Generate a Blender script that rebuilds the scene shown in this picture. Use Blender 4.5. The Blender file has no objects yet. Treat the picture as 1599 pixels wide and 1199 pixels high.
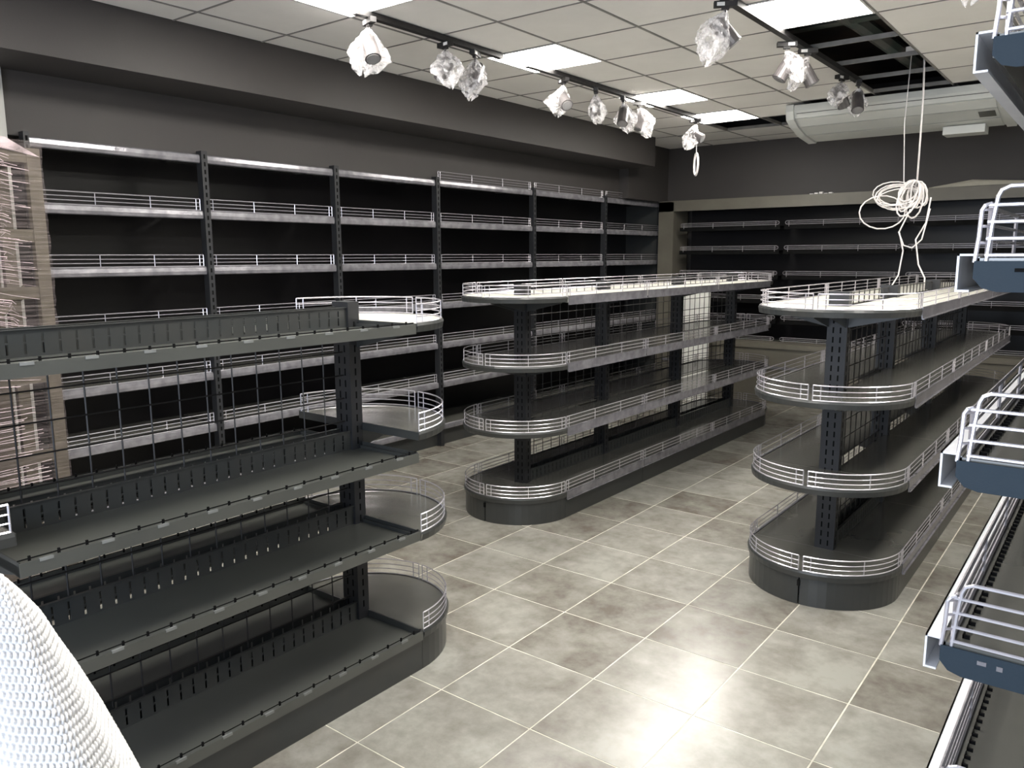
import bpy, math, random
from mathutils import Vector, Matrix
random.seed(7)
C = bpy.context.scene.collection
S = bpy.context.scene
R = math.radians

# ------------------------------------------------------------------ camera
FPX, YAW, PITCH, ROLL, CAMZ = 1237.0, R(37.81), R(9.15), R(-0.23), 1.75
f = Vector((-math.sin(YAW)*math.cos(PITCH), math.cos(YAW)*math.cos(PITCH), -math.sin(PITCH)))
r = f.cross(Vector((0, 0, 1))).normalized(); u = r.cross(f)
r2 = r*math.cos(ROLL)+u*math.sin(ROLL); u2 = -r*math.sin(ROLL)+u*math.cos(ROLL)
cam = bpy.data.cameras.new('camera'); co = bpy.data.objects.new('camera', cam); C.objects.link(co)
M = Matrix((r2, u2, -f)).transposed().to_4x4(); M.translation = (0, 0, CAMZ)
co.matrix_world = M
cam.sensor_width = 36; cam.lens = FPX/1599*36; cam.clip_start = .02
S.camera = co

# ------------------------------------------------------------------ world, light, exposure
S.view_settings.view_transform = 'Standard'; S.view_settings.look = 'None'
S.view_settings.gamma = 1; S.view_settings.use_curve_mapping = False
S.view_settings.exposure = 1.6
w = bpy.data.worlds.new('world'); S.world = w; w.use_nodes = True
w.node_tree.nodes['Background'].inputs[0].default_value = (.75, .85, 1, 1)
w.node_tree.nodes['Background'].inputs[1].default_value = 0.25
PANEL = 15.0
def area(name, loc, rot, sx, sy, power, col):
    l = bpy.data.lights.new(name, 'AREA'); l.shape = 'RECTANGLE'; l.size = sx; l.size_y = sy
    l.energy = power; l.color = col
    o = bpy.data.objects.new(name, l); C.objects.link(o); o.location = loc; o.rotation_euler = rot
    return o
# daylight entering by the shop window behind the photographer
area('shop_window_daylight', (-.9, -1.85, 1.75), (R(90), 0, 0), 3.2, 1.9, 52, (.74, .84, 1))

# ------------------------------------------------------------------ materials
def mat(name, col, rough=.5, metal=0, spec=.5, noise=None, bump=0, bscale=60, coat=0):
    m = bpy.data.materials.new(name); m.use_nodes = True
    nt = m.node_tree; b = nt.nodes['Principled BSDF']
    b.inputs['Base Color'].default_value = (*col, 1); b.inputs['Roughness'].default_value = rough
    b.inputs['Metallic'].default_value = metal; b.inputs['Specular IOR Level'].default_value = spec
    b.inputs['Coat Weight'].default_value = coat
    tc = nt.nodes.new('ShaderNodeTexCoord')
    if noise:
        c2, sc = noise
        n = nt.nodes.new('ShaderNodeTexNoise'); n.inputs['Scale'].default_value = sc; n.inputs['Detail'].default_value = 5
        mx = nt.nodes.new('ShaderNodeMix'); mx.data_type = 'RGBA'
        mx.inputs[6].default_value = (*col, 1); mx.inputs[7].default_value = (*c2, 1)
        rp = nt.nodes.new('ShaderNodeValToRGB'); rp.color_ramp.elements[0].position = .35; rp.color_ramp.elements[1].position = .65
        nt.links.new(tc.outputs['Object'], n.inputs['Vector']); nt.links.new(n.outputs[0], rp.inputs[0])
        nt.links.new(rp.outputs[0], mx.inputs[0]); nt.links.new(mx.outputs[2], b.inputs['Base Color'])
    if bump:
        n = nt.nodes.new('ShaderNodeTexNoise'); n.inputs['Scale'].default_value = bscale; n.inputs['Detail'].default_value = 3
        bp = nt.nodes.new('ShaderNodeBump'); bp.inputs['Strength'].default_value = bump; bp.inputs['Distance'].default_value = .004
        nt.links.new(tc.outputs['Object'], n.inputs['Vector']); nt.links.new(n.outputs[0], bp.inputs['Height'])
        nt.links.new(bp.outputs[0], b.inputs['Normal'])
    return m

M_wall = mat('dark_wall_paint', (.046, .041, .038), .6, noise=((.04, .0355, .034), 1.3), bump=.15, bscale=150)
M_light_wall = mat('light_wall_paint', (.42, .41, .38), .7, noise=((.38, .37, .35), 2), bump=.1)
M_metal = mat('anthracite_powder_coat', (.039, .0395, .037), .33, spec=.5, noise=((.031, .034, .034), 6))
M_shelf = mat('anthracite_shelf_top', (.115, .113, .1), .19, spec=1.0, noise=((.095, .094, .085), 3))
M_plain = mat('grey_green_shelf_tray', (.068, .07, .063), .3, spec=.8, noise=((.055, .057, .052), 2.5))
M_black = mat('black_back_panel', (.005, .0045, .005), .3, spec=.25, noise=((.008, .007, .008), 2))
M_slot = mat('slot_shadow_black', (.003, .003, .003), .8, spec=.1, noise=((.006, .006, .006), 9))
M_wire = mat('zinc_wire', (.7, .67, .71), .26, metal=.65, spec=.8, noise=((.62, .6, .64), 30))
M_strip = mat('clear_price_channel', (.27, .26, .28), .22, spec=.9, metal=.3, noise=((.17, .165, .18), 14), bump=.5, bscale=22)
M_strip_white = mat('white_price_channel', (.78, .78, .8), .3, noise=((.7, .7, .73), 10))
M_mesh = mat('dark_wire_grid', (.012, .011, .011), .5, noise=((.018, .016, .015), 12))
M_post = mat('dark_navy_post', (.019, .0195, .021), .42, spec=.4, noise=((.023, .024, .027), 5))
M_clip = mat('grey_clip', (.2, .205, .2), .35, noise=((.16, .165, .16), 20))
M_glass = mat('lamp_glass', (.25, .24, .24), .15, noise=((.2, .2, .2), 20))
M_taupe = mat('taupe_laminate', (.13, .12, .095), .45, noise=((.11, .1, .08), 4))
M_plenum = mat('plenum_dark', (.03, .024, .02), .8, noise=((.05, .035, .025), 3))
M_duct = mat('plenum_duct', (.12, .11, .1), .5, noise=((.05, .07, .06), 4))
M_grid = mat('ceiling_grid_bar', (.24, .23, .215), .5, noise=((.17, .16, .15), 8))
M_ac = mat('air_conditioner_plastic', (.6, .61, .58), .4, noise=((.56, .57, .545), 3))
M_ac_dark = mat('air_conditioner_dark', (.1, .1, .09), .5, noise=((.08, .08, .07), 9))
M_track = mat('black_track', (.006, .0055, .0055), .6, noise=((.018, .016, .016), 30))
M_lamp = mat('grey_lamp_housing', (.06, .055, .055), .3, noise=((.1, .09, .09), 14))
M_white = mat('white_plastic', (.8, .78, .76), .4, noise=((.72, .7, .68), 12))
M_wood = mat('pale_crate_timber', (.085, .07, .048), .6, noise=((.06, .048, .033), 12), bump=.3, bscale=40)
M_board = mat('crate_board', (.085, .068, .047), .6, noise=((.05, .038, .028), 7))
M_card = mat('pale_cardboard', (.42, .4, .33), .7, noise=((.36, .34, .28), 8))
M_cable = mat('white_cable', (.8, .76, .74), .35, noise=((.7, .66, .64), 20))
M_blue = mat('slate_blue_bracket', (.018, .03, .042), .6, spec=.2, noise=((.021, .032, .043), 8), bump=.05, bscale=300)
M_paper = mat('white_sheet', (.7, .7, .66), .5, noise=((.6, .6, .57), 5))
M_top = mat('pale_shelf_top', (.5, .49, .44), .38, spec=.6, noise=((.44, .43, .385), 5))  # paler surface colour for the topmost gondola shelves

def tile_mat(name, cols, rough, sc, spec=.8):
    m = bpy.data.materials.new(name); m.use_nodes = True; nt = m.node_tree; b = nt.nodes['Principled BSDF']
    N = nt.nodes.new; L = nt.links.new
    geo = N('ShaderNodeNewGeometry'); oi = N('ShaderNodeObjectInfo')
    va = N('ShaderNodeVectorMath'); va.operation = 'MULTIPLY_ADD'
    va.inputs[1].default_value = (31, 17, 5)
    cb = N('ShaderNodeCombineXYZ')
    for i in range(3): L(oi.outputs['Random'], cb.inputs[i])
    L(cb.outputs[0], va.inputs[0]); L(geo.outputs['Position'], va.inputs[2])
    n = N('ShaderNodeTexNoise'); n.inputs['Scale'].default_value = sc; n.inputs['Detail'].default_value = 8; n.inputs['Roughness'].default_value = .68
    n.inputs['Distortion'].default_value = .12
    L(va.outputs[0], n.inputs['Vector'])
    n2 = N('ShaderNodeTexNoise'); n2.inputs['Scale'].default_value = sc*5; n2.inputs['Detail'].default_value = 4
    L(va.outputs[0], n2.inputs['Vector'])
    ad = N('ShaderNodeMath'); ad.operation = 'MULTIPLY_ADD'; ad.inputs[1].default_value = .25; L(n2.outputs[0], ad.inputs[0]); L(n.outputs[0], ad.inputs[2])
    a2 = N('ShaderNodeMath'); a2.operation = 'MULTIPLY_ADD'; a2.inputs[1].default_value = .2; L(oi.outputs['Random'], a2.inputs[0]); L(ad.outputs[0], a2.inputs[2])
    rp = N('ShaderNodeValToRGB'); e = rp.color_ramp.elements
    e[0].position = .5; e[0].color = (*cols[0], 1); e[1].position = .92; e[1].color = (*cols[-1], 1)
    if len(cols) > 2:
        x = rp.color_ramp.elements.new(.7); x.color = (*cols[1], 1)
    L(a2.outputs[0], rp.inputs[0]); L(rp.outputs[0], b.inputs['Base Color'])
    rr = N('ShaderNodeMapRange'); rr.inputs[3].default_value = rough[0]; rr.inputs[4].default_value = rough[1]; L(n.outputs[0], rr.inputs[0]); L(rr.outputs[0], b.inputs['Roughness'])
    b.inputs['Specular IOR Level'].default_value = spec
    return m
M_floor = tile_mat('stone_floor_tile', [(.14, .125, .104), (.225, .213, .184), (.32, .312, .277)], (.2, .3), 3.4)
M_grout = mat('floor_grout', (.68, .64, .54), .7, noise=((.42, .4, .33), 10))
M_ctile = tile_mat('ceiling_tile_board', [(.72, .7, .67), (.78, .76, .73)], (.85, .95), 2, .2)

def emit(name, col, st):
    m = bpy.data.materials.new(name); m.use_nodes = True; nt = m.node_tree
    nt.nodes.remove(nt.nodes['Principled BSDF']); e = nt.nodes.new('ShaderNodeEmission')
    e.inputs[0].default_value = (*col, 1); e.inputs[1].default_value = st
    nt.links.new(e.outputs[0], nt.nodes['Material Output'].inputs[0]); return m
M_led = emit('led_diffuser', (1, .965, .9), PANEL)

def film(name, col, amt, streak=None, nscale=30, rough=.25):
    """thin crinkled clear plastic: partly see-through, partly glossy white"""
    m = bpy.data.materials.new(name); m.use_nodes = True; nt = m.node_tree; b = nt.nodes['Principled BSDF']
    N = nt.nodes.new; L = nt.links.new
    b.inputs['Base Color'].default_value = (*col, 1); b.inputs['Roughness'].default_value = rough
    b.inputs['Specular IOR Level'].default_value = .8
    tc = N('ShaderNodeTexCoord'); mp = N('ShaderNodeMapping')
    if streak: mp.inputs['Scale'].default_value = streak
    n = N('ShaderNodeTexNoise'); n.inputs['Scale'].default_value = nscale; n.inputs['Detail'].default_value = 5
    L(tc.outputs['Object'], mp.inputs[0]); L(mp.outputs[0], n.inputs['Vector'])
    rp = N('ShaderNodeMapRange'); rp.inputs[1].default_value = .38; rp.inputs[2].default_value = .62
    rp.inputs[3].default_value = amt[0]; rp.inputs[4].default_value = amt[1]
    L(n.outputs[0], rp.inputs[0]); L(rp.outputs[0], b.inputs['Alpha'])
    bp = N('ShaderNodeBump'); bp.inputs['Strength'].default_value = .7; bp.inputs['Distance'].default_value = .01
    L(n.outputs[0], bp.inputs['Height']); L(bp.outputs[0], b.inputs['Normal'])
    return m
M_bag = film('crinkled_clear_bag', (.86, .83, .83), (.04, .7), nscale=22)
M_film = film('stretch_film', (.3, .24, .23), (.01, .22), streak=(.3, 1, 34), nscale=3)
M_streak = film('stretch_film_rope', (.62, .5, .51), (.25, .9), nscale=8)

# ------------------------------------------------------------------ mesh building
class MB:
    def __init__(s): s.v = []; s.f = []
    def box(s, x0, x1, y0, y1, z0, z1):
        n = len(s.v)
        s.v += [(x0, y0, z0), (x1, y0, z0), (x1, y1, z0), (x0, y1, z0), (x0, y0, z1), (x1, y0, z1), (x1, y1, z1), (x0, y1, z1)]
        s.f += [tuple(n+i for i in q) for q in ((0, 3, 2, 1), (4, 5, 6, 7), (0, 1, 5, 4), (1, 2, 6, 5), (2, 3, 7, 6), (3, 0, 4, 7))]
        return s
    def prism(s, poly, z0, z1):
        """poly counter-clockwise list of (x, y)"""
        n = len(s.v); k = len(poly)
        s.v += [(x, y, z0) for x, y in poly]+[(x, y, z1) for x, y in poly]
        s.f += [tuple(n+i for i in reversed(range(k))), tuple(n+k+i for i in range(k))]
        s.f += [(n+i, n+(i+1) % k, n+k+(i+1) % k, n+k+i) for i in range(k)]
        return s
    def ext(s, poly, axis, a0, a1):
        """poly of 2d points swept along axis 'x' (poly=(y,z)) or 'y' (poly=(x,z))"""
        n = len(s.v); k = len(poly)
        P = (lambda a, p: (a, p[0], p[1])) if axis == 'x' else (lambda a, p: (p[0], a, p[1]))
        s.v += [P(a0, p) for p in poly]+[P(a1, p) for p in poly]
        s.f += [tuple(n+i for i in reversed(range(k))), tuple(n+k+i for i in range(k))]
        s.f += [(n+i, n+(i+1) % k, n+k+(i+1) % k, n+k+i) for i in range(k)]
        return s
    def tube(s, pts, rad, k=5, closed=False):
        pts = [Vector(p) for p in pts]; m = len(pts); rings = []
        prev = None
        for i, p in enumerate(pts):
            if closed: t = pts[(i+1) % m]-pts[i-1]
            else: t = pts[min(i+1, m-1)]-pts[max(i-1, 0)]
            t.normalize()
            a = Vector((0, 0, 1)) if abs(t.z) < .95 else Vector((1, 0, 0))
            if prev is not None:
                a = prev
            x = a-t*a.dot(t)
            if x.length < 1e-4: x = t.orthogonal()
            x.normalize(); y = t.cross(x); prev = x
            n = len(s.v); rings.append(n)
            s.v += [tuple(p+(x*math.cos(2*math.pi*j/k)+y*math.sin(2*math.pi*j/k))*rad) for j in range(k)]
        for i in range(m if closed else m-1):
            a, b = rings[i], rings[(i+1) % m]
            s.f += [(a+j, a+(j+1) % k, b+(j+1) % k, b+j) for j in range(k)]
        if not closed:
            s.f += [tuple(rings[0]+j for j in reversed(range(k))), tuple(rings[-1]+j for j in range(k))]
        return s
    def mesh(s, name, m, smooth=False):
        me = bpy.data.meshes.new(name); me.from_pydata(s.v, [], s.f); me.materials.append(m)
        if smooth:
            for p in me.polygons: p.use_smooth = True
        me.update(); return me
def put(name, me, parent=None, loc=(0, 0, 0), rot=None, label=None):
    o = bpy.data.objects.new(name, me); C.objects.link(o); o.location = loc
    if rot: o.rotation_euler = rot
    if parent: o.parent = parent
    if label: o['label'] = label
    return o
def thing(name, label, cat, loc=(0, 0, 0), rotz=0, group=None):
    o = bpy.data.objects.new(name, None); C.objects.link(o); o.location = loc; o.rotation_euler = (0, 0, rotz)
    o.empty_display_size = .1; o['label'] = label; o['category'] = cat
    if group: o['group'] = group
    return o
def tag(o, label, cat, group=None):
    o['label'] = label; o['category'] = cat
    if group: o['group'] = group
    return o
def struct(name, mb, m):
    o = put(name, mb.mesh(name, m)); o['kind'] = 'structure'; return o

# ------------------------------------------------------------------ the room
XW, YB, ZC = -5.62, 10.05, 3.11          # left wall plane, back wall plane, ceiling height
XR, YF = 1.3, -1.9
# floor: grout bed with separate stone tiles
fl = struct('floor', MB().box(XW-.1, XR+.1, YF-.1, YB+.1, -.1, -.0012), M_grout)
T = .45; X0, Y0 = -2.525, 3.094
tm = MB().box(-T/2+.0034, T/2-.0034, -T/2+.0034, T/2-.0034, -.006, 0).mesh('floor_tile', M_floor)
rest = MB()
for i in range(-8, 10):
    for j in range(-12, 18):
        cx, cy = X0+T*(i+.5), Y0+T*(j+.5)
        if cx < XW+.1 or cx > XR-.1 or cy < YF+.1 or cy > YB-.2: continue
        if cx > -.086*cy+.5 or cy < .5 or cy > 9.6 or cx < -5.3 or cx < -1.9*cy-.5:
            rest.box(cx-T/2+.0034, cx+T/2-.0034, cy-T/2+.0034, cy+T/2-.0034, -.006, 0)
        else:
            put('floor_tile', tm, fl, (cx, cy, 0))
o = put('floor_tiles_beyond_view', rest.mesh('floor_tiles_rest', M_floor), fl); o['kind'] = 'stuff'; o.name = 'floor_tile_field'

# walls
struct('wall_left', MB().box(XW-.1, XW, YF, YB, -.1, 3.6), M_wall)
struct('wall_back', MB().box(XW-.1, XR+.1, YB, YB+.1, -.1, 3.6), M_wall)
struct('wall_right', MB().box(XR, XR+.1, YF, YB, -.1, 3.6), M_light_wall)
wf = MB(); wf.box(XW-.1, -2.7, YF-.1, YF, -.1, 3.6).box(.9, XR+.1, YF-.1, YF, -.1, 3.6).box(-2.7, .9, YF-.1, YF, 2.75, 3.6).box(-2.7, .9, YF-.1, YF, -.1, .35)
struct('wall_front', wf, M_light_wall)
wn = MB()
for x in (-2.7, -1.5, -.3, .84): wn.box(x, x+.06, YF-.09, YF-.02, .35, 2.75)
wn.box(-2.64, .84, YF-.09, YF-.02, .35, .42).box(-2.64, .84, YF-.09, YF-.02, 2.68, 2.75)
struct('window_1', wn, M_metal)
# upper wall face above the recessed shelving, soffit box and corner column
struct('trim_1', MB().box(XW+.001, -5.03, 1.886, 8.62, 2.432, 2.785), M_wall)            # face above the shelving
struct('trim_2', MB().box(XW+.001, -4.55, YF+.02, 8.62, 2.786, 3.6), M_wall)            # soffit
struct('trim_3', MB().box(XW+.001, -4.9, 8.621, YB-.005, 2.44, 3.6), M_wall)            # corner box
struct('trim_4', MB().box(XW+.001, -4.99, YF+.02, 1.885, 0, 2.785), M_light_wall)      # pale return at the left
struct('trim_5', MB().box(-4.899, XR, 9.66, YB-.001, 2.45, 3.6), M_wall)               # wall face above back shelving

# ceiling
ce = struct('ceiling', MB().box(XW-.1, XR+.1, YF-.1, YB+.1, 3.6, 3.7), M_plenum)
GX, GY = -2.49, 2.66
ct = MB(); h = .6
ct.box(-.292, .292, -.292, .292, 0, .012)
ctm = ct.mesh('ceiling_tile', M_ctile)
panels = [(-2, 0), (-2, 3), (-2, 6), (-2, 8), (1, 3)]
hidden_panels = [(1, 0), (-2, -3), (1, -3), (4, 3), (4, 6), (4, 0)]
holes = {(1, k) for k in (4, 5, 6, 7)} | {(k, 8) for k in (0, 1, 2)} | {(-2, 9), (-1, 9)}
bars = MB(); fills = MB()
xs = [GX+h*k for k in range(-4, 8)]; ys = [GY+h*k for k in range(-8, 13)]
for i in range(-5, 7):
    for j in range(-8, 12):
        x0, x1 = GX+h*(i), GX+h*(i+1); y0, y1 = GY+h*j, GY+h*(j+1)
        if (i, j) in panels or (i, j) in hidden_panels or (i, j) in holes: continue
        ax, bx_ = max(x0, -4.55 if y1 < 8.7 else -4.9), min(x1, XR); ay, by = max(y0, YF), min(y1, 9.66)
        if bx_-ax < .05 or by-ay < .05: continue
        if bx_-ax < .59 or by-ay < .59:
            e = MB().box(ax+.008-(ax+bx_)/2, (bx_-ax)/2-.008, ay+.008-(ay+by)/2, (by-ay)/2-.008, 0, .012)
            put('ceiling_tile', e.mesh('ceiling_tile_cut', M_ctile), ce, ((ax+bx_)/2, (ay+by)/2, ZC+.004))
        else:
            put('ceiling_tile', ctm, ce, ((ax+bx_)/2, (ay+by)/2, ZC+.004))
for x in xs:
    if -4.55 < x < XR: bars.box(x-.008, x+.008, YF, 9.66, ZC, ZC+.03)
for y in ys:
    if YF < y < 9.66: bars.box(-4.55, XR, y-.006, y+.006, ZC+.001, ZC+.031)
put('grid_bars', bars.mesh('ceiling_grid', M_grid), ce)
# things up in the open void
vd = MB()
vd.box(-2.4, -1.25, 5.35, 5.5, 3.3, 3.36).box(-2.4, -1.2, 5.9, 6.0, 3.32, 3.37)
vd.tube([(-1.75, 5.0, 3.33), (-1.7, 6.2, 3.38), (-1.62, 7.9, 3.36)], .06, 8).tube([(-1.45, 5.0, 3.38), (-1.42, 6.4, 3.34), (-1.5, 8, 3.37)], .035, 8)
put('pipe_run', vd.mesh('void_pipes', M_duct), ce)
jb = put('junction_box', MB().box(-1.45, -1.33, 6.55, 6.6, 3.2, 3.24).mesh('junction_box', M_white), ce, label='small white junction box in the open ceiling')

# LED panels
def led(i, j, label):
    cx, cy = GX+h*(i+.5), GY+h*(j+.5)
    t = thing('ceiling_light_panel', label, 'ceiling light', (cx, cy, ZC), 0, 'square light panels in the ceiling')
    fr = MB(); a, b = .297, .285
    fr.box(-a, a, -a, -b, -.002, .02).box(-a, a, b, a, -.002, .02).box(-a, -b, -b, b, -.002, .02).box(b, a, -b, b, -.002, .02).box(-a, a, -a, a, .02, .04)
    put('frame', fr.mesh('panel_frame', M_white), t)
    put('diffuser', MB().box(-b, b, -b, b, .002, .012).mesh('panel_diffuser', M_led), t)
for (i, j), lb in zip(panels, ['lit square ceiling panel cut by the top edge of the photo, left row',
                               'lit square ceiling panel between the double spotlights, left row',
                               'lit square ceiling panel third from the front, above a pair of bagged spotlights',
                               'farthest lit square ceiling panel, beside the last bagged spotlight',
                               'lit square ceiling panel on the right row, next to the missing tiles']): led(i, j, lb)
for n, (i, j) in enumerate(hidden_panels): led(i, j, 'lit square ceiling panel out of view, %s' % ['front right', 'behind the viewer on the left', 'behind the viewer in the middle', 'far right', 'farthest right', 'nearest right'][n])

# ------------------------------------------------------------------ lighting tracks and bagged spotlights
def track(x, y0, y1, label):
    t = thing('lighting_track', label, 'light track', (x, (y0+y1)/2, ZC), 0, 'black lighting tracks')
    L = (y1-y0)/2
    put('rail', MB().box(-.021, .021, -L, L, -.034, -.001).mesh('rail', M_track), t)
    put('end_cap', MB().box(-.02, .02, -L-.02, -L+.02, -.036, -.002).mesh('end_cap', M_track), t)
    put('end_cap', MB().box(-.02, .02, L-.02, L+.02, -.036, -.002).mesh('end_cap', M_track), t)
track(-3.53, 3.16, 4.42, 'short black ceiling track carrying the three nearest left spotlights')
track(-3.53, 4.75, 7.62, 'long black ceiling track running past the two farther lit panels')
track(-1.83, 3.75, 6.8, 'black ceiling track on the right beside the missing tiles')

def bag_mesh(seed, w=.085, hgt=.24, flare=.5):
    rnd = random.Random(seed); nu, nv = 22, 16; v = []; fc = []
    ph = [(rnd.uniform(0, 6.28), rnd.choice((2, 3, 4, 5, 7)), rnd.uniform(.06, .16)) for _ in range(6)]
    tipx, tipy = rnd.uniform(-.03, .03), rnd.uniform(-.03, .03)
    for j in range(nv+1):
        t = j/nv; prof = (.16+.84*math.sin(min(1, t*1.55)*math.pi/2)) if t < .62 else 1-(t-.62)/.38*rnd.uniform(.62, .7)
        for i in range(nu):
            a = 2*math.pi*i/nu; rr = prof
            for p0, kk, am in ph: rr += am*prof*math.sin(kk*a+p0+t*4*math.sin(p0))
            rr += rnd.uniform(-.09, .09)*prof
            if j == nv: rr *= .35
            v.append((w*rr*math.cos(a)*(1+flare*.4*t)+tipx*t, w*rr*math.sin(a)*.9+tipy*t, -hgt*t+rnd.uniform(-.006, .006)+(.02*math.sin(3*a+seed) if t > .8 else 0)))
    for j in range(nv):
        for i in range(nu):
            fc.append((j*nu+i, (j+1)*nu+i, (j+1)*nu+(i+1) % nu, j*nu+(i+1) % nu))
    m = MB(); m.v = v; m.f = fc
    return m.mesh('plastic_bag', M_bag)
def cyl(r0, r1, z0, z1, k=16):
    m = MB(); m.v = [(r0*math.cos(2*math.pi*i/k), r0*math.sin(2*math.pi*i/k), z0) for i in range(k)]+[(r1*math.cos(2*math.pi*i/k), r1*math.sin(2*math.pi*i/k), z1) for i in range(k)]
    m.f = [tuple(reversed(range(k))), tuple(range(k, 2*k))]+[(i, (i+1) % k, k+(i+1) % k, k+i) for i in range(k)]
    if z1 < z0: m.f = [tuple(reversed(q)) for q in m.f]
    return m
ME_ad = MB().box(-.018, .018, -.06, .06, -.062, -.033).box(-.012, .012, -.02, .02, -.075, -.062).mesh('adapter', M_track)
ME_lb = MB().box(-.0185, .0185, .005, .045, -.058, -.04).mesh('adapter_label', M_white)
ME_stem = cyl(.008, .008, -.13, -.07, 8).mesh('stem', M_lamp)
lb_ = cyl(.042, .045, -.075, .075, 18)
lb_.v += cyl(.047, .047, .075, .082, 18).v; lb_.f += [tuple(i+36 for i in q) for q in cyl(.047, .047, .075, .082, 18).f]
ME_body = lb_.mesh('lamp_body', M_lamp)
ME_lens = cyl(.038, .038, .083, .086, 18).mesh('lens', M_glass)
def spot(x, y, label, rx, rz, seed, sc=1.0, group=None):
    t = thing('track_spotlight', label, 'spotlight', (x, y, ZC-.003), rz, 'bagged spotlights on the tracks')
    put('adapter', ME_ad, t); put('adapter_label', ME_lb, t, label='white sticker on the adapter'); put('stem', ME_stem, t)
    b = put('lamp_body', ME_body, t, (0, 0, -.185), (rx, 0, 0)); put('lens', ME_lens, b)
    put('plastic_bag', bag_mesh(seed, .078*sc, .235*sc), t, (.0, -.0, -.085), (rx*.18, 0, 0), label='crinkled clear plastic bag over the lamp')
    return t
spot(-3.53, 3.25, 'nearest bagged spotlight on the left track, hanging alone below the first lit panel', R(150), R(70), 11, 1.05)
spot(-3.53, 3.88, 'bagged spotlight, left one of the close pair before the second lit panel', R(140), R(-100), 12, 1.0)
spot(-3.53, 4.17, 'bagged spotlight, right one of the close pair before the second lit panel', R(40), R(200), 13, 1.08)
spot(-3.53, 5.2, 'bagged spotlight with a loose twisted bag, just past the second lit panel', R(130), R(60), 14, .92)
spot(-3.53, 5.66, 'bagged grey spotlight tilted sideways, in the middle of the long left track', R(40), R(-150), 15, .92)
spot(-3.53, 6.10, 'bright bagged spotlight, left one of the pair under the third lit panel', R(150), R(20), 16, 1.0)
spot(-3.53, 6.38, 'bright bagged spotlight, right one of the pair under the third lit panel', R(160), R(-30), 17, 1.05)
s8 = spot(-3.53, 7.52, 'last bagged spotlight of the left track with a white cable ring hanging under it', R(120), R(90), 18, 1.0)
ring = [(.0, .08*math.cos(a*math.pi/10), -.46+.105*math.sin(a*math.pi/10)) for a in range(20)]
put('cable_ring', MB().tube(ring, .011, 6, True).tube([(0, 0, -.36), (0, 0, -.2)], .004, 5).mesh('cable_ring', M_cable, True), s8, (.03, .0, 0), (0, 0, R(-52)))
spot(-1.83, 4.21, 'largest bagged spotlight, hanging beside the right lit panel', R(140), R(120), 19, 1.15)
spot(-1.85, 5.22, 'bagged spotlight, left one of the pair beside the missing ceiling tiles', R(150), R(-60), 20, .85)
spot(-1.80, 5.47, 'bagged spotlight, right one of the pair beside the missing ceiling tiles', R(150), R(120), 21, .9)
spot(-1.85, 6.42, 'grey bagged spotlight, left one of the pair in front of the air conditioner', R(145), R(160), 22, .85)
spot(-1.80, 6.69, 'grey bagged spotlight, right one of the pair in front of the air conditioner', R(150), R(20), 23, .9)
track(-.62, 3.3, 4.9, 'black ceiling track at the top right edge of the photo')
spot(-.62, 3.92, 'bagged spotlight cut by the top edge at the right', R(150), R(20), 24, 1.0)

# ------------------------------------------------------------------ air conditioner under the ceiling
ac = thing('air_conditioner', 'long white ceiling air conditioner in front of the dark back wall', 'air conditioner', (-1.76, 7.85, ZC))
prof = [(-.36, -.02), (-.36, -.07), (-.335, -.13), (-.22, -.185), (.0, -.235), (.3, -.265), (.34, -.25), (.34, -.02)]
put('casing', MB().ext([(y, z) for y, z in prof][::-1], 'x', -.8, .8).mesh('ac_casing', M_ac), ac)
for sx in (-1, 1):
    p2 = [(-.375, -.015), (-.38, -.075), (-.355, -.145), (-.23, -.2), (.0, -.252), (.31, -.283), (.35, -.26), (.35, -.015)]
    a0, a1 = (-.87, -.8) if sx < 0 else (.8, .87)
    m = MB().ext(p2[::-1], 'x', a0, a1)
    put('end_cover', m.mesh('ac_end', M_ac), ac)
def acs(y, z, y2, z2, off, th, mm, nm, x0=-.78, x1=.78):
    d = Vector((0, y2-y, z2-z)); n = Vector((0, d.z, -d.y)).normalized()
    if n.z > 0: n = -n
    a = Vector((0, y, z)); b = Vector((0, y2, z2)); poly = [a+n*off, b+n*off, b+n*(off+th), a+n*(off+th)]
    put(nm, MB().ext([(q.y, q.z) for q in poly], 'x', x0, x1).mesh(nm, mm), ac)
acs(-.33, -.135, -.225, -.187, .001, .006, M_ac, 'outlet_flap')
acs(-.20, -.19, .0, -.237, .001, .004, M_ac, 'intake_panel')
acs(.02, -.24, .29, -.266, .001, .004, M_ac, 'intake_panel')
acs(-.212, -.188, -.208, -.189, .0005, .002, M_ac_dark, 'seam')
acs(.008, -.238, .012, -.2385, .0005, .002, M_ac_dark, 'seam')
acs(-.351, -.09, -.349, -.095, .001, .003, M_ac_dark, 'seam')
acs(-.16, -.2, -.05, -.226, .006, .004, M_ac_dark, 'display_window', .64, .76)
put('drain_box', MB().box(.34, .66, .12, .33, -.33, -.262).mesh('drain_box', M_ac), ac)

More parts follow.
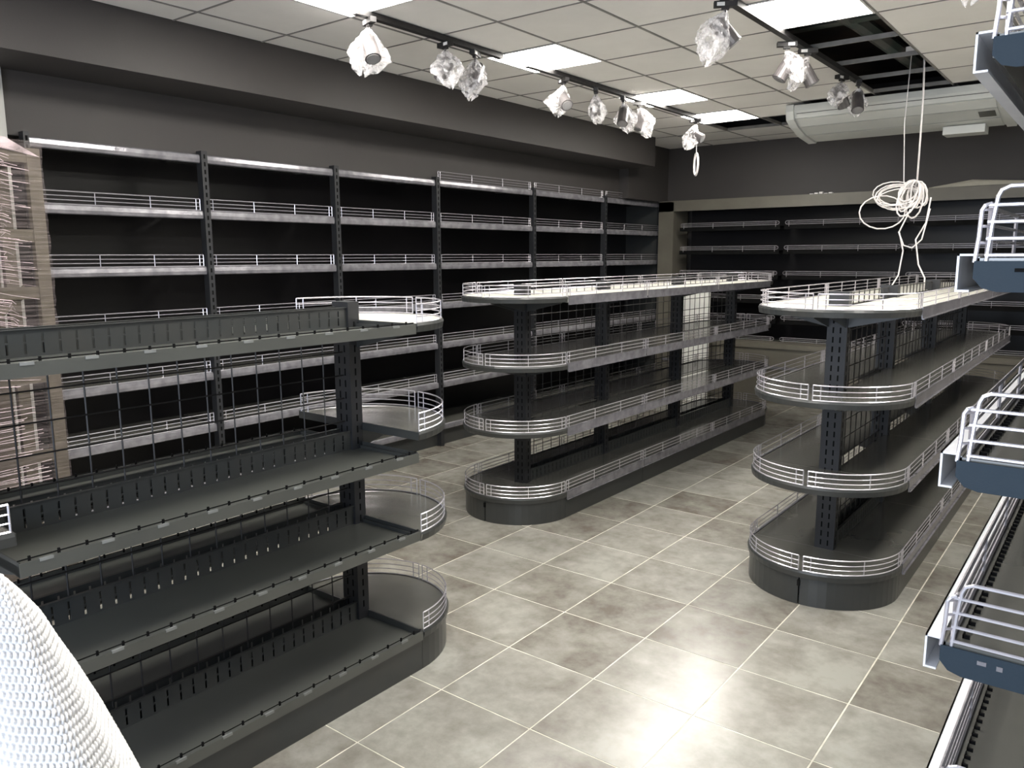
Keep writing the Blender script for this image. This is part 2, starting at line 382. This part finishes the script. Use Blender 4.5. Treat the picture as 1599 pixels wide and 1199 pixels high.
# ------------------------------------------------------------------ wire fences
WR = .0027
ROWS = (0.004, .028, .052, .078)
def wire_path_fence(path, vidx, rows=ROWS, wr=WR, peg=.012, zb=0.0):
    """fence following a polyline path of (x, y); vidx = path indices that get an upright"""
    m = MB()
    for q, z in enumerate(rows):
        m.tube([(x, y, zb+z) for x, y in path], wr*(1.25 if q in (0, len(rows)-1) else .95), 4)
    for i in vidx:
        x, y = path[i]; m.tube([(x, y, zb-peg), (x, y, zb+rows[-1])], wr*1.1, 4)
    return m
def straight(p, q, n=3):
    """points for a straight fence with n gaps, with close end uprights"""
    a = Vector(p); b = Vector(q); L = (b-a).length; u_ = (b-a)/L; e = .028
    ps = [a, a+u_*e]+[a+u_*(L*k/n) for k in range(1, n)]+[b-u_*e, b]
    return [tuple(x) for x in ps]
def line_fence(p, q, n=3, rows=ROWS, wr=WR, peg=.012):
    ps = straight(p, q, n); return wire_path_fence(ps, range(len(ps)), rows, wr, peg)

# ------------------------------------------------------------------ double-sided gondola
W2 = .39           # half width
def arc(r_, a0, a1, n, cy=0, s=1):
    return [(r_*math.sin(a0+(a1-a0)*k/n), cy-s*r_*math.cos(a0+(a1-a0)*k/n)) for k in range(n+1)]
def slotted_riser(y0, y1, x, hh=.085, pitch=.05, th=.003):
    m = MB(); n = int(round((y1-y0)/pitch)); p = (y1-y0)/n; g = .0075
    m.box(x, x+th, y0, y1, 0, .012).box(x, x+th, y0, y1, hh-.012, hh)
    for k in range(n): m.box(x, x+th, y0+k*p+g/2, y0+(k+1)*p-g/2, .012, hh-.012)
    for k in range(1, n): m.box(x, x+th, y0+k*p-g/2, y0+k*p+g/2, .044, .049)
    m.box(x-.004, x+.010, y0, y1, hh, hh+.003)
    return m
def post_mesh(z1=1.56):
    m = MB().box(-.05, -.044, -.03, .03, 0, z1).box(.044, .05, -.03, .03, 0, z1).box(-.044, .044, -.03, -.026, 0, z1).box(-.044, .044, .026, .03, 0, z1).box(-.05, .05, -.03, .03, z1, z1+.004)
    return m.mesh('post', M_post)
def slots_mesh(z1=1.5):
    m = MB(); z = .2
    while z < z1:
        for sx in (-.018, .018):
            for sy in (-.0305, .0295): m.box(sx-.004, sx+.004, sy, sy+.001, z, z+.03)
        for sx in (-.0505, .0495): m.box(sx, sx+.001, -.004, .004, z, z+.03)
        z += .05
    return m.mesh('slot_column', M_slot)
ME_post, ME_slots = post_mesh(), slots_mesh()
def gondola(label, loc, ends, levels, caps=(True, True), plain_front=None, riser_all=False, name='gondola_shelving', cap_levels=None, top_pale=True):
    """ends: module boundaries along +y (local, ends[0]=0). levels: shelf heights, bottom one = base"""
    t = thing(name, label, 'shelving', loc, 0, 'round-ended gondola shelving')
    cap_levels = cap_levels or levels
    L0, L1 = ends[0], ends[-1]
    gt = 1.5 if plain_front is not None else 1.555
    # plinth
    for k in range(len(ends)-1):
        for s in (-1, 1):
            x0, x1 = sorted((s*(W2-.02), s*(W2-.008)))
            put('base_panel', MB().box(x0, x1, ends[k]+.002, ends[k+1]-.002, 0, levels[0]-.04).mesh('base_panel', M_metal), t)
    for e, s in ((L0, 1), (L1, -1)):
        if not caps[0 if s == 1 else 1]: continue
        for a0, a1 in ((-math.pi/2, -.02), (.0, math.pi/2)):
            outer = arc(W2-.008, a0, a1, 14, e, s); inner = arc(W2-.02, a0, a1, 14, e, s)
            m = MB(); n = len(outer)
            for z in (0, levels[0]-.035): m.v += [(x, y, z) for x, y in outer]+[(x, y, z) for x, y in inner]
            for i in range(n-1):
                a, b, c, d = i, i+1, n+i+1, n+i; o = 2*n
                m.f += [(a, b, b+o, a+o), (d, c, c+o, d+o)[::-1], (a, b, c, d), (a+o, b+o, c+o, d+o)]
            m.f += [(0, n, 3*n, 2*n), (n-1, 2*n-1, 4*n-1, 3*n-1)]
            put('base_end_panel', m.mesh('base_end_panel', M_metal, False), t)
        kx = .0
        yk = e-s*(W2-.006)
        put('base_lock', MB().box(-.012, .002, yk-.006, yk+.006, levels[0]-.08, levels[0]-.05).mesh('base_lock', M_slot), t)
    # posts and wire grid
    for k, y in enumerate(ends):
        yy = y + (.03 if k == 0 else (-.03 if k == len(ends)-1 else 0))
        p = put('post', ME_post, t, (0, yy, 0)); put('slot_column', ME_slots, p)['kind'] = 'stuff'
        if k in (0, len(ends)-1):
            rv = MB(); sgn = -1 if k == 0 else 1
            for z in [l-.055 for l in levels[1:]]:
                for sx in (-.036, .036): rv.box(sx-.006, sx+.006, sgn*.03-.003, sgn*.03+.003, z-.006, z+.006)
            put('rivets', rv.mesh('rivets', M_wire), p)['kind'] = 'stuff'
    for k in range(len(ends)-1):
        a, b = ends[k]+.055, ends[k+1]-.055; m = MB(); n = max(1, int(round((b-a)/.105)))
        for i in range(n+1):
            y = a+(b-a)*i/n; m.tube([(0, y, .22), (0, y, gt)], .0032, 4)
        z = .25
        while z < gt+.01: m.tube([(.005, a-.01, z), (.005, b+.01, z)], .0028, 4); z += .1
        put('wire_grid', m.mesh('wire_grid', M_mesh), t)
    # shelves
    cache = {}
    for li, z in enumerate(levels):
        top = li == len(levels)-1
        for s in (-1, 1):
            if plain_front is not None: zz = plain_front[li]
            else: zz = z
            for k in range(len(ends)-1):
                key = (s, k, top)
                a, b = ends[k]+.002, ends[k+1]-.002
                if key not in cache:
                    X = lambda q: s*q
                    def bx(m, xa, xb, *r_): m.box(min(X(xa), X(xb)), max(X(xa), X(xb)), *r_); return m
                    rc = -.022 if plain_front is not None else 0; m = MB(); bx(m, .03, W2-.008, a, b, rc-.006, rc)                # tray
                    bx(m, W2-.008, W2, a, b, -.036, .003)                       # front lip
                    bx(m, .03, W2-.008, a, a+.003, -.034, -.006); bx(m, .03, W2-.008, b-.003, b, -.034, -.006)
                    bx(m, W2-.03, W2-.008, a, b, -.036, -.033)
                    br = []
                    for yb in (a+.012, b-.016):
                        poly = [(X(.05), -.11), (X(.33), -.045), (X(.36), -.008), (X(.05), -.008)]
                        if s > 0: poly = poly[::-1]
                        br.append(MB().ext(poly, 'y', yb, yb+.004).mesh('shelf_bracket', M_metal))
                    ps = MB(); bx(ps, W2+.001, W2+.004, a+.004, b-.004, -.05, .004); bx(ps, W2+.001, W2+.012, a+.004, b-.004, -.052, -.048); bx(ps, W2-.004, W2+.006, a+.004, b-.004, .004, .007)
                    fe = line_fence((X(W2-.006), a+.006), (X(W2-.006), b-.006), 3 if b-a < 1.2 else 4)
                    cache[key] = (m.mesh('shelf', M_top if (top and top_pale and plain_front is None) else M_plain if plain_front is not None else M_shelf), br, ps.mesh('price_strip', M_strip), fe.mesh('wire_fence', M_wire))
                sh, br, ps, fe = cache[key]
                o = put('shelf', sh, t, (0, 0, zz)); 
                if li:
                    for q in br: put('shelf_bracket', q, o)
                if plain_front is None:
                    put('price_strip', ps, o); put('wire_fence', fe, o)
                else:
                    # divider rail with a row of little studs, and clear tabs, along the front lip
                    rl = MB(); rl.tube([(s*(W2-.014), a, .008), (s*(W2-.014), b, .008)], .0022, 4); y = a+.03
                    while y < b:
                        rl.box(s*(W2-.014)-.003, s*(W2-.014)+.003, y-.003, y+.003, .0, .015); y += .075
                    put('divider_rail', rl.mesh('divider_rail', M_slot), o)
                    tb = MB(); y = a+.05
                    while y < b-.04: tb.box(*sorted((s*(W2-.006), s*(W2+.0015))), y, y+.035, -.004, .0045); y += .165
                    put('label_clips', tb.mesh('label_clips', M_clip), o)['kind'] = 'stuff'
                    sx0, sx1 = sorted((s*.03, s*(W2-.004))); 
                    for ya, yb in ((b-.004, b), (a, a+.004)): put('side_edge', MB().box(sx0, sx1, ya, yb, -.036, .006).mesh('side_edge', M_metal), o)
                if riser_all or li == 0:
                    put('slotted_riser', slotted_riser(a, b, s*.036-(.0015)).mesh('slotted_riser', M_metal), o, (0, 0, -.026 if plain_front is not None else 0))
    # end shelves
    for e, s, on in ((L0, 1, caps[0]), (L1, -1, caps[1])):
        if not on: continue
        d = arc(W2, -math.pi/2, math.pi/2, 28, e-s*.002, s); d2 = arc(W2-.004, -math.pi/2, math.pi/2, 28, e-s*.002, s)
        if s == -1: d = d[::-1]; d2 = d2[::-1]
        din = [(x*.86, e+(y-e)*.86-s*.0) for x, y in d]
        mshelf = MB().prism(d2, -.004, 0)
        n = len(d); bm = MB()
        for z, dd in ((.003, d), (-.008, [(x*1.012, e+(y-e)*1.012) for x, y in d]), (-.034, d), (-.034, [(x*.96, e+(y-e)*.96) for x, y in d]), (.003, d2)): bm.v += [(x, y, z) for x, y in dd]
        for lv in ((1, 0), (2, 1), (3, 2), (0, 4)):
            for i in range(n-1): bm.f.append((lv[0]*n+i, lv[0]*n+i+1, lv[1]*n+i+1, lv[1]*n+i))
        ye = e-s*.002
        bm.box(-W2, W2, min(ye, ye+s*.004), max(ye, ye+s*.004), -.034, .0)
        pc = {}
        R_ = W2-.006
        gap = .03
        f1 = [(x, y) for x, y in arc(R_, -math.pi/2+.02, -gap, 16, e, s)]
        f2 = [(x, y) for x, y in arc(R_, gap, math.pi/2-.02, 16, e, s)]
        m1 = wire_path_fence(f1, (0, 1, 8, 15, 16)).mesh('wire_fence', M_wire); m2 = wire_path_fence(f2, (0, 1, 8, 15, 16)).mesh('wire_fence', M_wire)
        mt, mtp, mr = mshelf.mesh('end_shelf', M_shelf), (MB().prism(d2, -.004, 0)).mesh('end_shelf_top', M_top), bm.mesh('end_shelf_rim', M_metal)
        mbk = []
        for sx in (-.044, .044):
            poly = [(e, -.11), (e-s*.25, -.05), (e-s*.3, -.006), (e, -.006)]
            if s > 0: poly = poly[::-1]
            mbk.append(MB().ext([(yy, zz) for yy, zz in poly], 'x', sx-.002, sx+.002).mesh('shelf_bracket', M_metal))
        for li, z in enumerate(cap_levels):
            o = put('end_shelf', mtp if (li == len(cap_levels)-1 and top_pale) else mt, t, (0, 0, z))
            put('rim', mr, o); put('wire_fence', m1, o); put('wire_fence', m2, o)
            if li:
                for q in mbk: put('shelf_bracket', q, o)
    return t
LV = (.18, .62, 1.05, 1.49)
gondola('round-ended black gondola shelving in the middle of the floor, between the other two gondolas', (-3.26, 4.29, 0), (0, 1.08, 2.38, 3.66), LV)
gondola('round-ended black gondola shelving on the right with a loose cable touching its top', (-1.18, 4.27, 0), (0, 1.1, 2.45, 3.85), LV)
gondola('nearest gondola shelving at the left, with plain shelves towards the viewer and fenced round ends', (-2.635, .77, 0), (0, 1.5), LV,
        plain_front=(.17, .615, .95, 1.48), riser_all=True, name='gondola_shelving', cap_levels=(.175, .61, 1.04, 1.485))

# ------------------------------------------------------------------ wall shelving run on the left
def wall_run(label, loc, rotz, ends, levels, depth, base_h, fence_levels, front_post, header=None, rail_style=False, strip=True, z_top=2.45, base_depth=None, side=()):
    """local frame: +x runs along the shelving, +y points into the wall, front edge at y=0"""
    t = thing('wall_shelving', label, 'shelving', loc, rotz)
    L = ends[-1]
    put('back_panel', MB().box(0, L, depth, depth+.012, 0, z_top-.02).mesh('back_panel', M_black), t)
    bd = base_depth or 0
    put('base_panel', MB().box(0, L, -bd+.02, -bd+.035, 0, base_h-.04).mesh('base_panel', M_metal), t)
    for i, x in enumerate(ends):
        a, b = x-.022, x+.022
        if i == 0: a, b = x, x+.03
        if i == len(ends)-1: a, b = x-.03, x
        if front_post:
            p = put('upright', MB().box(a, b, -.03, .03, 0, z_top+.01).mesh('upright', M_post), t)
            m = MB(); z = .25
            while z < z_top-.03: m.box((a+b)/2-.006, (a+b)/2+.006, -.031, -.0298, z, z+.028); z += .05
            put('slot_column', m.mesh('slot_column', M_slot), p)['kind'] = 'stuff'
        if i in side: put('side_panel', MB().box((a+b)/2-.006, (a+b)/2+.006, .03, depth, 0, z_top-.03).mesh('side_panel', M_metal), t)
    for k in range(len(ends)-1):
        a, b = ends[k]+.024, ends[k+1]-.024; n = 3
        for li, z in enumerate(levels):
            yb = -bd if li == 0 else 0.0
            m = MB().box(a, b, yb+.004, depth-.002, -.006, 0).box(a, b, yb, yb+.004, -.045, .002).box(a, b, yb+.004, yb+.03, -.045, -.042)
            o = put('shelf', m.mesh('shelf', M_slot if rail_style and li else M_shelf), t, (0, 0, z))
            if strip:
                yq = yb-.006
                s_ = MB(); prof = [(yq+.003, -.055), (yq-.006, -.05), (yq-.009, -.03), (yq-.006, -.006), (yq+.003, .002)]
                s_.ext(prof, 'x', a, b)
                put('price_strip', s_.mesh('price_strip', M_strip, False), o)
            if fence_levels is None or (k, li) in fence_levels:
                if rail_style:
                    fm = MB(); e = .035
                    for zz in (.012, .032, .052):
                        fm.tube([(a+e, yb-.0, zz), (b-e, yb-.0, zz)], .0034 if zz != .032 else .0025, 4)
                    for xx in [a+e+.02+(b-a-2*e-.04)*q/n for q in range(n+1)]:
                        fm.tube([(xx, yb, -.015), (xx, yb, .052)], .0028, 4)
                    for xx, sg in ((a+e, -1), (b-e, 1)):
                        fm.tube([(xx+sg*.022*math.sin(q*math.pi/8), yb, .032+.02*math.cos(q*math.pi/8)) for q in range(9)], .003, 4)
                else:
                    fm = line_fence((a+.01, yb+.002), (b-.01, yb+.002), 3, peg=.0)
                put('wire_fence', fm.mesh('wire_fence', M_wire), o)
    if header:
        x0, x1, z0, z1, yf = header
        put('header_panel', MB().box(x0, x1, yf, yf+.02, z0, z1).box(x0, x1, yf, depth, z1, z1+.012).mesh('header_panel', M_taupe), t)
    return t
# left wall: local +x -> world +y ; local +y -> world -x
le = [0, 1.1, 2.22, 3.37, 4.83, 6.25, 7.67]
lv = [.2, .6, .965, 1.33, 1.69, 2.06, 2.425]
fl_ = {(k, li) for k in range(6) for li in range(1, 6)} | {(3, 6), (4, 6), (5, 6)}
lw = wall_run('long dark shelving run along the left wall with silver price strips and wire fences', (-4.98, 1.95, 0), R(90), le, lv, .5, .2, fl_, True, z_top=2.44, side=(6,))
# back wall run
be = [0, 1.34, 2.68, 4.02, 5.36]
bl = [.72, .98, 1.22, 1.51, 1.81, 2.1]
bw = wall_run('dark shelving run across the back wall under a taupe header with thin silver rails', (-4.66, 9.5, 0), 0, be, bl, .4, .7,
              None, False, header=(-.27, 5.5, 2.31, 2.43, -.02), rail_style=True, strip=False, z_top=2.4)
put('end_panel', MB().box(-.27, -.06, -.02, .4, 0, 2.43).mesh('end_panel', M_taupe), bw)
put('base_ledge', MB().box(-.06, 5.4, -.26, 0, .66, .72).box(-.06, 5.4, -.24, -.22, 0.0, .66).mesh('base_ledge', M_taupe), bw)
put('base_rail', MB().box(-.06, 5.4, -.262, -.242, .42, .45).mesh('base_rail', M_strip), bw)

# flat things left on top of the header
cb = MB(); cb.v = [(-1.75, 9.52, 2.445), (-1.35, 9.5, 2.447), (-.6, 9.5, 2.446), (-.55, 9.6, 2.447), (-1.4, 9.62, 2.475), (-1.8, 9.6, 2.449)]
n = len(cb.v); cb.v += [(x, y, z+.008+(.035 if i in (1, 4) else 0)) for i, (x, y, z) in enumerate(cb.v)]
cb.f = [tuple(reversed(range(n))), tuple(range(n, 2*n))]+[(i, (i+1) % n, n+(i+1) % n, n+i) for i in range(n)]
tag(put('cardboard_sheet', cb.mesh('cardboard_sheet', M_card)), 'pale bent cardboard sheet lying on top of the back shelving header', 'cardboard')
sc_ = MB()
for k in range(5):
    x = -3.02+.05*k; sc_.box(x, x+.04, 9.5+.01*k, 9.54+.012*k, 2.443, 2.45+.008*((k*7) % 3))
tag(put('packing_scrap', sc_.mesh('packing_scrap', M_white)), 'small white packing scraps lying on the back shelving header', 'scrap')
# pale board standing in the far corner
tag(put('white_board', MB().box(-4.34, -3.92, 8.86, 8.88, 0, 1.36).box(-4.34, -4.32, 8.88, 8.9, 0, 1.36).box(-3.94, -3.92, 8.88, 8.9, 0, 1.36).mesh('white_board', M_paper)), 'pale upright board in the far corner, seen through the middle gondola wire grid', 'board')

# ------------------------------------------------------------------ shelving at the right edge
ru = thing('end_shelving', 'tall shelving cut by the right edge with bright wire fences and slate side plates', 'shelving', (-.178, 1.3, 0))
RL = [.3, .58, .87, 1.165, 1.455, 1.745, 2.045]; D = .45; LN = 2.6
put('back_panel', MB().box(D, D+.015, 0, LN, 0, 2.3).mesh('back_panel', M_black), ru)
for y in (0.0, 1.3, LN): 
    put('upright', MB().box(D-.05, D, y-.02 if y else 0, y+.02, 0, 2.35).mesh('upright', M_metal), ru)
R5 = (.004, .027, .05, .073, .098)
for li, z in enumerate(RL):
    for a, b in ((0, 1.3), (1.3, 2.6)):
        sh = put('shelf', MB().box(.0, D, a+.003, b-.003, -.006, 0).box(0, .006, a+.003, b-.003, -.03, .002).mesh('shelf', M_shelf), ru, (0, 0, z))
        ps = MB().box(-.022, -.019, a, b, -.045, .006).box(-.022, 0, a, b, .003, .006).box(-.022, -.004, a, b, -.048, -.045)
        put('price_strip', ps.mesh('price_strip', M_strip_white), sh, label='white price strip along the shelf front')
        put('wire_fence', line_fence((.012, a+.02), (.012, b-.012), 4, (.004, .024, .046, .07), .0026, .004).mesh('wire_fence', M_wire), sh)
        dv = MB(); y = a+.03
        while y < b-.02: dv.box(.024, .034, y, y+.004, 0, .006); dv.box(.024, .026, y, y+.018, 0, .006); y += .028
        put('divider_slots', dv.mesh('divider_slots', M_slot), sh)['kind'] = 'stuff'
        if a == 0:
            poly = [(0, -.004), (0, -.028), (.012, -.042), (.03, -.047), (D, -.047), (D, -.004)]
            bp = put('side_plate', MB().ext(poly[::-1], 'y', -.004, -.0005).mesh('side_plate', M_blue), sh, label='slate blue side plate')
            if li == 3: hl = MB().box(.05, .062, -.0052, -.004, -.02, -.014).box(.075, .083, -.0052, -.004, -.022, -.015)
            if li == 3: put('sticker', hl.mesh('sticker', M_strip), bp)
            if li == 5: put('punched_slot', MB().box(.05, .066, -.0052, -.004, -.019, -.014).mesh('punched_slot', M_slot), bp)
            m = MB()
            for q, zz in enumerate(R5[:-1]): m.tube([(.012, .002, zz), (D-.02, .002, zz)], .0027, 6)
            m.tube([(.014, .002, -.004), (.018, .002, .05), (.022, .002, .084), (.026, .002, .093), (.036, .002, .098), (D-.02, .002, .098)], .003, 6)
            for q in (.15, .3, D-.02): m.tube([(q, .004, -.004), (q, .004, .098)], .0026, 6)
            m.tube([(.0, -.0, -.006), (.003, 0, .03), (.004, .0, .066), (.008, .0, .073), (.014, .003, .075), (.018, .012, .074), (.014, .03, .07)], .003, 6)
            for zz in R5[1:4]: m.tube([(.003, 0, zz-.006), (.016, .012, zz-.006)], .0022, 5)
            put('wire_fence', m.mesh('wire_fence', M_wire), sh)

# ------------------------------------------------------------------ cable bundle
cm = MB(); bx0, by0, bz0 = -1.3, 6.5, 2.28
cm.tube([(-1.32, 6.5, 3.3), (-1.30, 6.49, 2.9), (-1.3, 6.5, 2.6), (bx0, by0, bz0)], .0065, 6)
cm.tube([(-1.42, 6.6, 3.2), (-1.43, 6.58, 2.7), (-1.40, 6.55, 2.3), (-1.38, 6.5, 2.2)], .0035, 6)
rnd = random.Random(3)
for k in range(9):
    ang = rnd.uniform(-.75, .5); ln = rnd.uniform(.17, .3); wd = rnd.uniform(.03, .07)
    pts = []
    for q in range(15):
        s_ = q/14*2*math.pi; a_ = (1-math.cos(s_))/2*ln; b_ = math.sin(s_)*wd
        pts.append((bx0+a_*math.sin(ang)*.79+b_*math.cos(ang), by0+a_*math.sin(ang)*.6+rnd.uniform(-.01, .01)+.03*math.sin(k), bz0-a_*math.cos(ang)+b_*math.sin(ang)))
    cm.tube(pts, .006, 6)
for k in range(6):
    cx, cz, ra, rb = -.12-.04*rnd.random(), -.12+.06*rnd.random(), .14+.05*rnd.random(), .05+.05*rnd.random()
    tl = rnd.uniform(-.4, .5); pts = []
    for q in range(20):
        s_ = q/19*2*math.pi; a_ = ra*math.cos(s_); b_ = rb*math.sin(s_)
        pts.append((bx0+(cx+a_*math.cos(tl)-b_*math.sin(tl))*.79, by0+(cx+a_*math.cos(tl))*.6+.02*k, bz0+cz+a_*math.sin(tl)*.5+b_*math.cos(tl)))
    cm.tube(pts, .0042, 6)
big = [(bx0-.2+.17*math.cos(q/18*2*math.pi)*.79, by0-.1+.1*math.cos(q/18*2*math.pi), bz0-.22+.12*math.sin(q/18*2*math.pi)) for q in range(18)]
cm.tube(big, .005, 6, True)
put_c = [(bx0-.03, by0, bz0-.2), (bx0-.1, by0+.02, bz0-.36), (bx0-.06, by0, bz0-.5), (bx0-.08, by0, bz0-.68), (bx0-.12, by0, bz0-.76), (bx0-.16, by0, 1.5)]
cm.tube(put_c, .0055, 6)
cm.tube([(bx0+.1, by0, bz0-.12), (bx0+.08, by0, bz0-.3), (bx0+.02, by0, bz0-.42), (bx0+.05, by0, bz0-.6), (bx0+.1, by0, bz0-.7), (bx0+.1, by0, 1.5)], .0055, 6)
cm.tube([(bx0-.1, by0, bz0-.36), (bx0-.06, by0, bz0-.46), (bx0, by0, bz0-.48), (bx0+.06, by0, bz0-.42), (bx0+.1, by0, bz0-.2)], .005, 6)
tag(put('hanging_cable', cm.mesh('hanging_cable', M_cable, True)), 'tangled white cable bundle hanging from the open ceiling over the right gondola', 'cable')

# ------------------------------------------------------------------ film-wrapped crate at the left
cr = thing('wrapped_crate', 'tall timber crate wrapped in stretch film standing at the left edge', 'crate', (-4.3, 1.76, 0))
def post_(x0, x1, y0, y1, z0, z1, nm='timber'): put(nm, MB().box(x0, x1, y0, y1, z0, z1).mesh(nm, M_wood), cr)
CH = 2.28
post_(-.04, 0, -.06, 0, 0, CH); post_(-.44, -.40, -.06, 0, 0, CH); post_(-.04, 0, -1.0, -.94, 0, CH); post_(-.44, -.4, -1.0, -.94, 0, CH)
for z in (.04, .72, 1.13, 1.55, 1.83, CH-.07):
    post_(-.035, -.005, -.94, -.06, z, z+.06, 'cross_board')
post_(-.4, -.04, -.05, -.01, CH-.06, CH, 'cross_board'); post_(-.4, -.04, -.05, -.01, 1.2, 1.26, 'cross_board')
put('back_board', MB().box(-.4, -.39, -.94, -.09, 0.0, CH-.03).mesh('back_board', M_board), cr)
br = MB(); br.ext([(-.12, 1.62), (-.5, 1.3), (-.5, 1.24), (-.12, 1.56)], 'x', -.034, -.02)
put('diagonal_brace', br.mesh('diagonal_brace', M_wood), cr)
ff = MB(); nz = 60
zs = [CH*.0+CH*1.015*k/nz for k in range(nz+1)]
rnd = random.Random(5)
path = [(.012, -1.01), (.012, -.7), (.014, -.4), (.012, -.2), (.01, -.07), (.004, .006), (-.2, .012), (-.445, .01), (-.45, -1.0)]
for k, z in enumerate(zs):
    for (x, y) in path: ff.v.append((x+rnd.uniform(-.006, .006)+(.006 if x > 0 else 0), y+rnd.uniform(-.004, .004), z))
n = len(path)
for k in range(nz):
    for i in range(n-1): ff.f.append((k*n+i, k*n+i+1, (k+1)*n+i+1, (k+1)*n+i))
put('stretch_film', ff.mesh('stretch_film', M_film), cr, label='shiny wrinkled stretch film')
tp = MB()
tp.v = [(.01, -1.0, CH+.02), (.012, -.5, CH+.05), (.01, -.15, CH+.04), (.0, .0, CH-.04), (-.44, 0, CH-.02), (-.44, -1, CH+.02)]
tp.f = [(0, 1, 2, 3, 4, 5)]
put('film_top', tp.mesh('film_top', M_streak), cr)
st = MB()
for (za, zb, nn, sl) in ((1.95, 2.27, 30, .12), (1.62, 1.95, 28, .1), (1.28, 1.56, 20, .18), (1.1, 1.3, 9, .05), (.78, 1.05, 14, -.02), (.55, .75, 14, -.03)):
    for k in range(nn):
        z = za+(zb-za)*k/nn+rnd.uniform(-.006, .006); e = rnd.uniform(-.16, 0.0)-.03
        s2 = sl+rnd.uniform(-.04, .04)
        st.tube([(.024, -.75, z+s2*.6), (.026, -.35, z+s2*.3+rnd.uniform(-.004, .004)), (.024, -.2, z+s2*.12), (.02, min(-.02, -.03+e), z-.0)], rnd.uniform(.0007, .0026), 4)
so = put('film_wrinkles', st.mesh('film_wrinkles', M_streak), cr); so['kind'] = 'stuff'

# ------------------------------------------------------------------ bubble-wrapped bundle close to the camera
def bubble_material():
    m = bpy.data.materials.new('bubble_wrap'); m.use_nodes = True; b = m.node_tree.nodes['Principled BSDF']; nt = m.node_tree
    b.inputs['Roughness'].default_value = .35; b.inputs['Transmission Weight'].default_value = .0
    b.inputs['Subsurface Weight'].default_value = .2; b.inputs['Subsurface Radius'].default_value = (.02, .02, .02); b.inputs['Specular IOR Level'].default_value = .6
    n = nt.nodes.new('ShaderNodeTexNoise'); n.inputs['Scale'].default_value = 6
    tc = nt.nodes.new('ShaderNodeTexCoord'); nt.links.new(tc.outputs['Object'], n.inputs['Vector'])
    rp = nt.nodes.new('ShaderNodeValToRGB'); rp.color_ramp.elements[0].color = (.52, .505, .5, 1); rp.color_ramp.elements[1].color = (.68, .67, .66, 1)
    nt.links.new(n.outputs[0], rp.inputs[0]); nt.links.new(rp.outputs[0], b.inputs['Base Color']); return m
M_bub = bubble_material()
bc = (-1.5, .48)
PR = [(0, .48), (.6, .455), (.835, .36), (.905, .31), (.975, .26), (1.045, .2), (1.095, .15), (1.14, .11), (1.175, .06), (1.205, .012), (1.212, .0)]
def at_len(prof, n):
    d = [0]
    for (za, ra), (zb, rb) in zip(prof, prof[1:]): d.append(d[-1]+math.hypot(zb-za, rb-ra))
    out = []
    for k in range(n+1):
        L = d[-1]*k/n; i = max(j for j in range(len(d)-1) if d[j] <= L+1e-9)
        t = (L-d[i])/(d[i+1]-d[i]); out.append((prof[i][0]+(prof[i+1][0]-prof[i][0])*t, prof[i][1]+(prof[i+1][1]-prof[i][1])*t, L))
    return out
def bundle_mesh(prof, nv, nu, bubbles, a0=0, a1=2*math.pi):
    m = MB(); rows = at_len(prof, nv); full = a1-a0 > 6.2
    for z, r_, L in rows:
        for i in range(nu if full else nu+1):
            a = a0+(a1-a0)*i/nu; bump = 0
            if bubbles:
                uu = ((a+math.pi/4 if a < math.pi*.75 else a-1.75*math.pi)*(r_*.8))/.0135; vv = L/.0145
                row = math.floor(vv); fu = (uu+(.5 if row % 2 else 0)) % 1-.5; fv = vv-row-.5
                d_ = math.sqrt(fu*fu+fv*fv*.85); bump = .0055*max(0, 1-(d_/.46)**2)**.6
            fold = .02*math.sin(5*a+2*z)+.010*math.sin(11*a+9*z)+.008*math.sin(3*a-17*z)
            rr = r_*(1+fold)+bump
            m.v.append((rr*math.cos(a), (.4*r_*(1+fold)+bump)*math.sin(a), z+bump*.6))
    w_ = nu if full else nu+1
    for j in range(nv):
        for i in range(nu): m.f.append((j*w_+i, j*w_+(i+1) % w_, (j+1)*w_+(i+1) % w_, (j+1)*w_+i))
    return m
bw_ = thing('bubble_wrap_bundle', 'white bubble-wrapped bundle close to the viewer at the bottom left corner', 'bubble wrap', (bc[0], bc[1], 0))
put('wrap_sheet', bundle_mesh(PR[2:], 230, 560, True).mesh('wrap_sheet', M_bub, True), bw_)
put('lower_wrap', bundle_mesh(PR[:3], 12, 60, False).mesh('lower_wrap', M_bub, True), bw_)
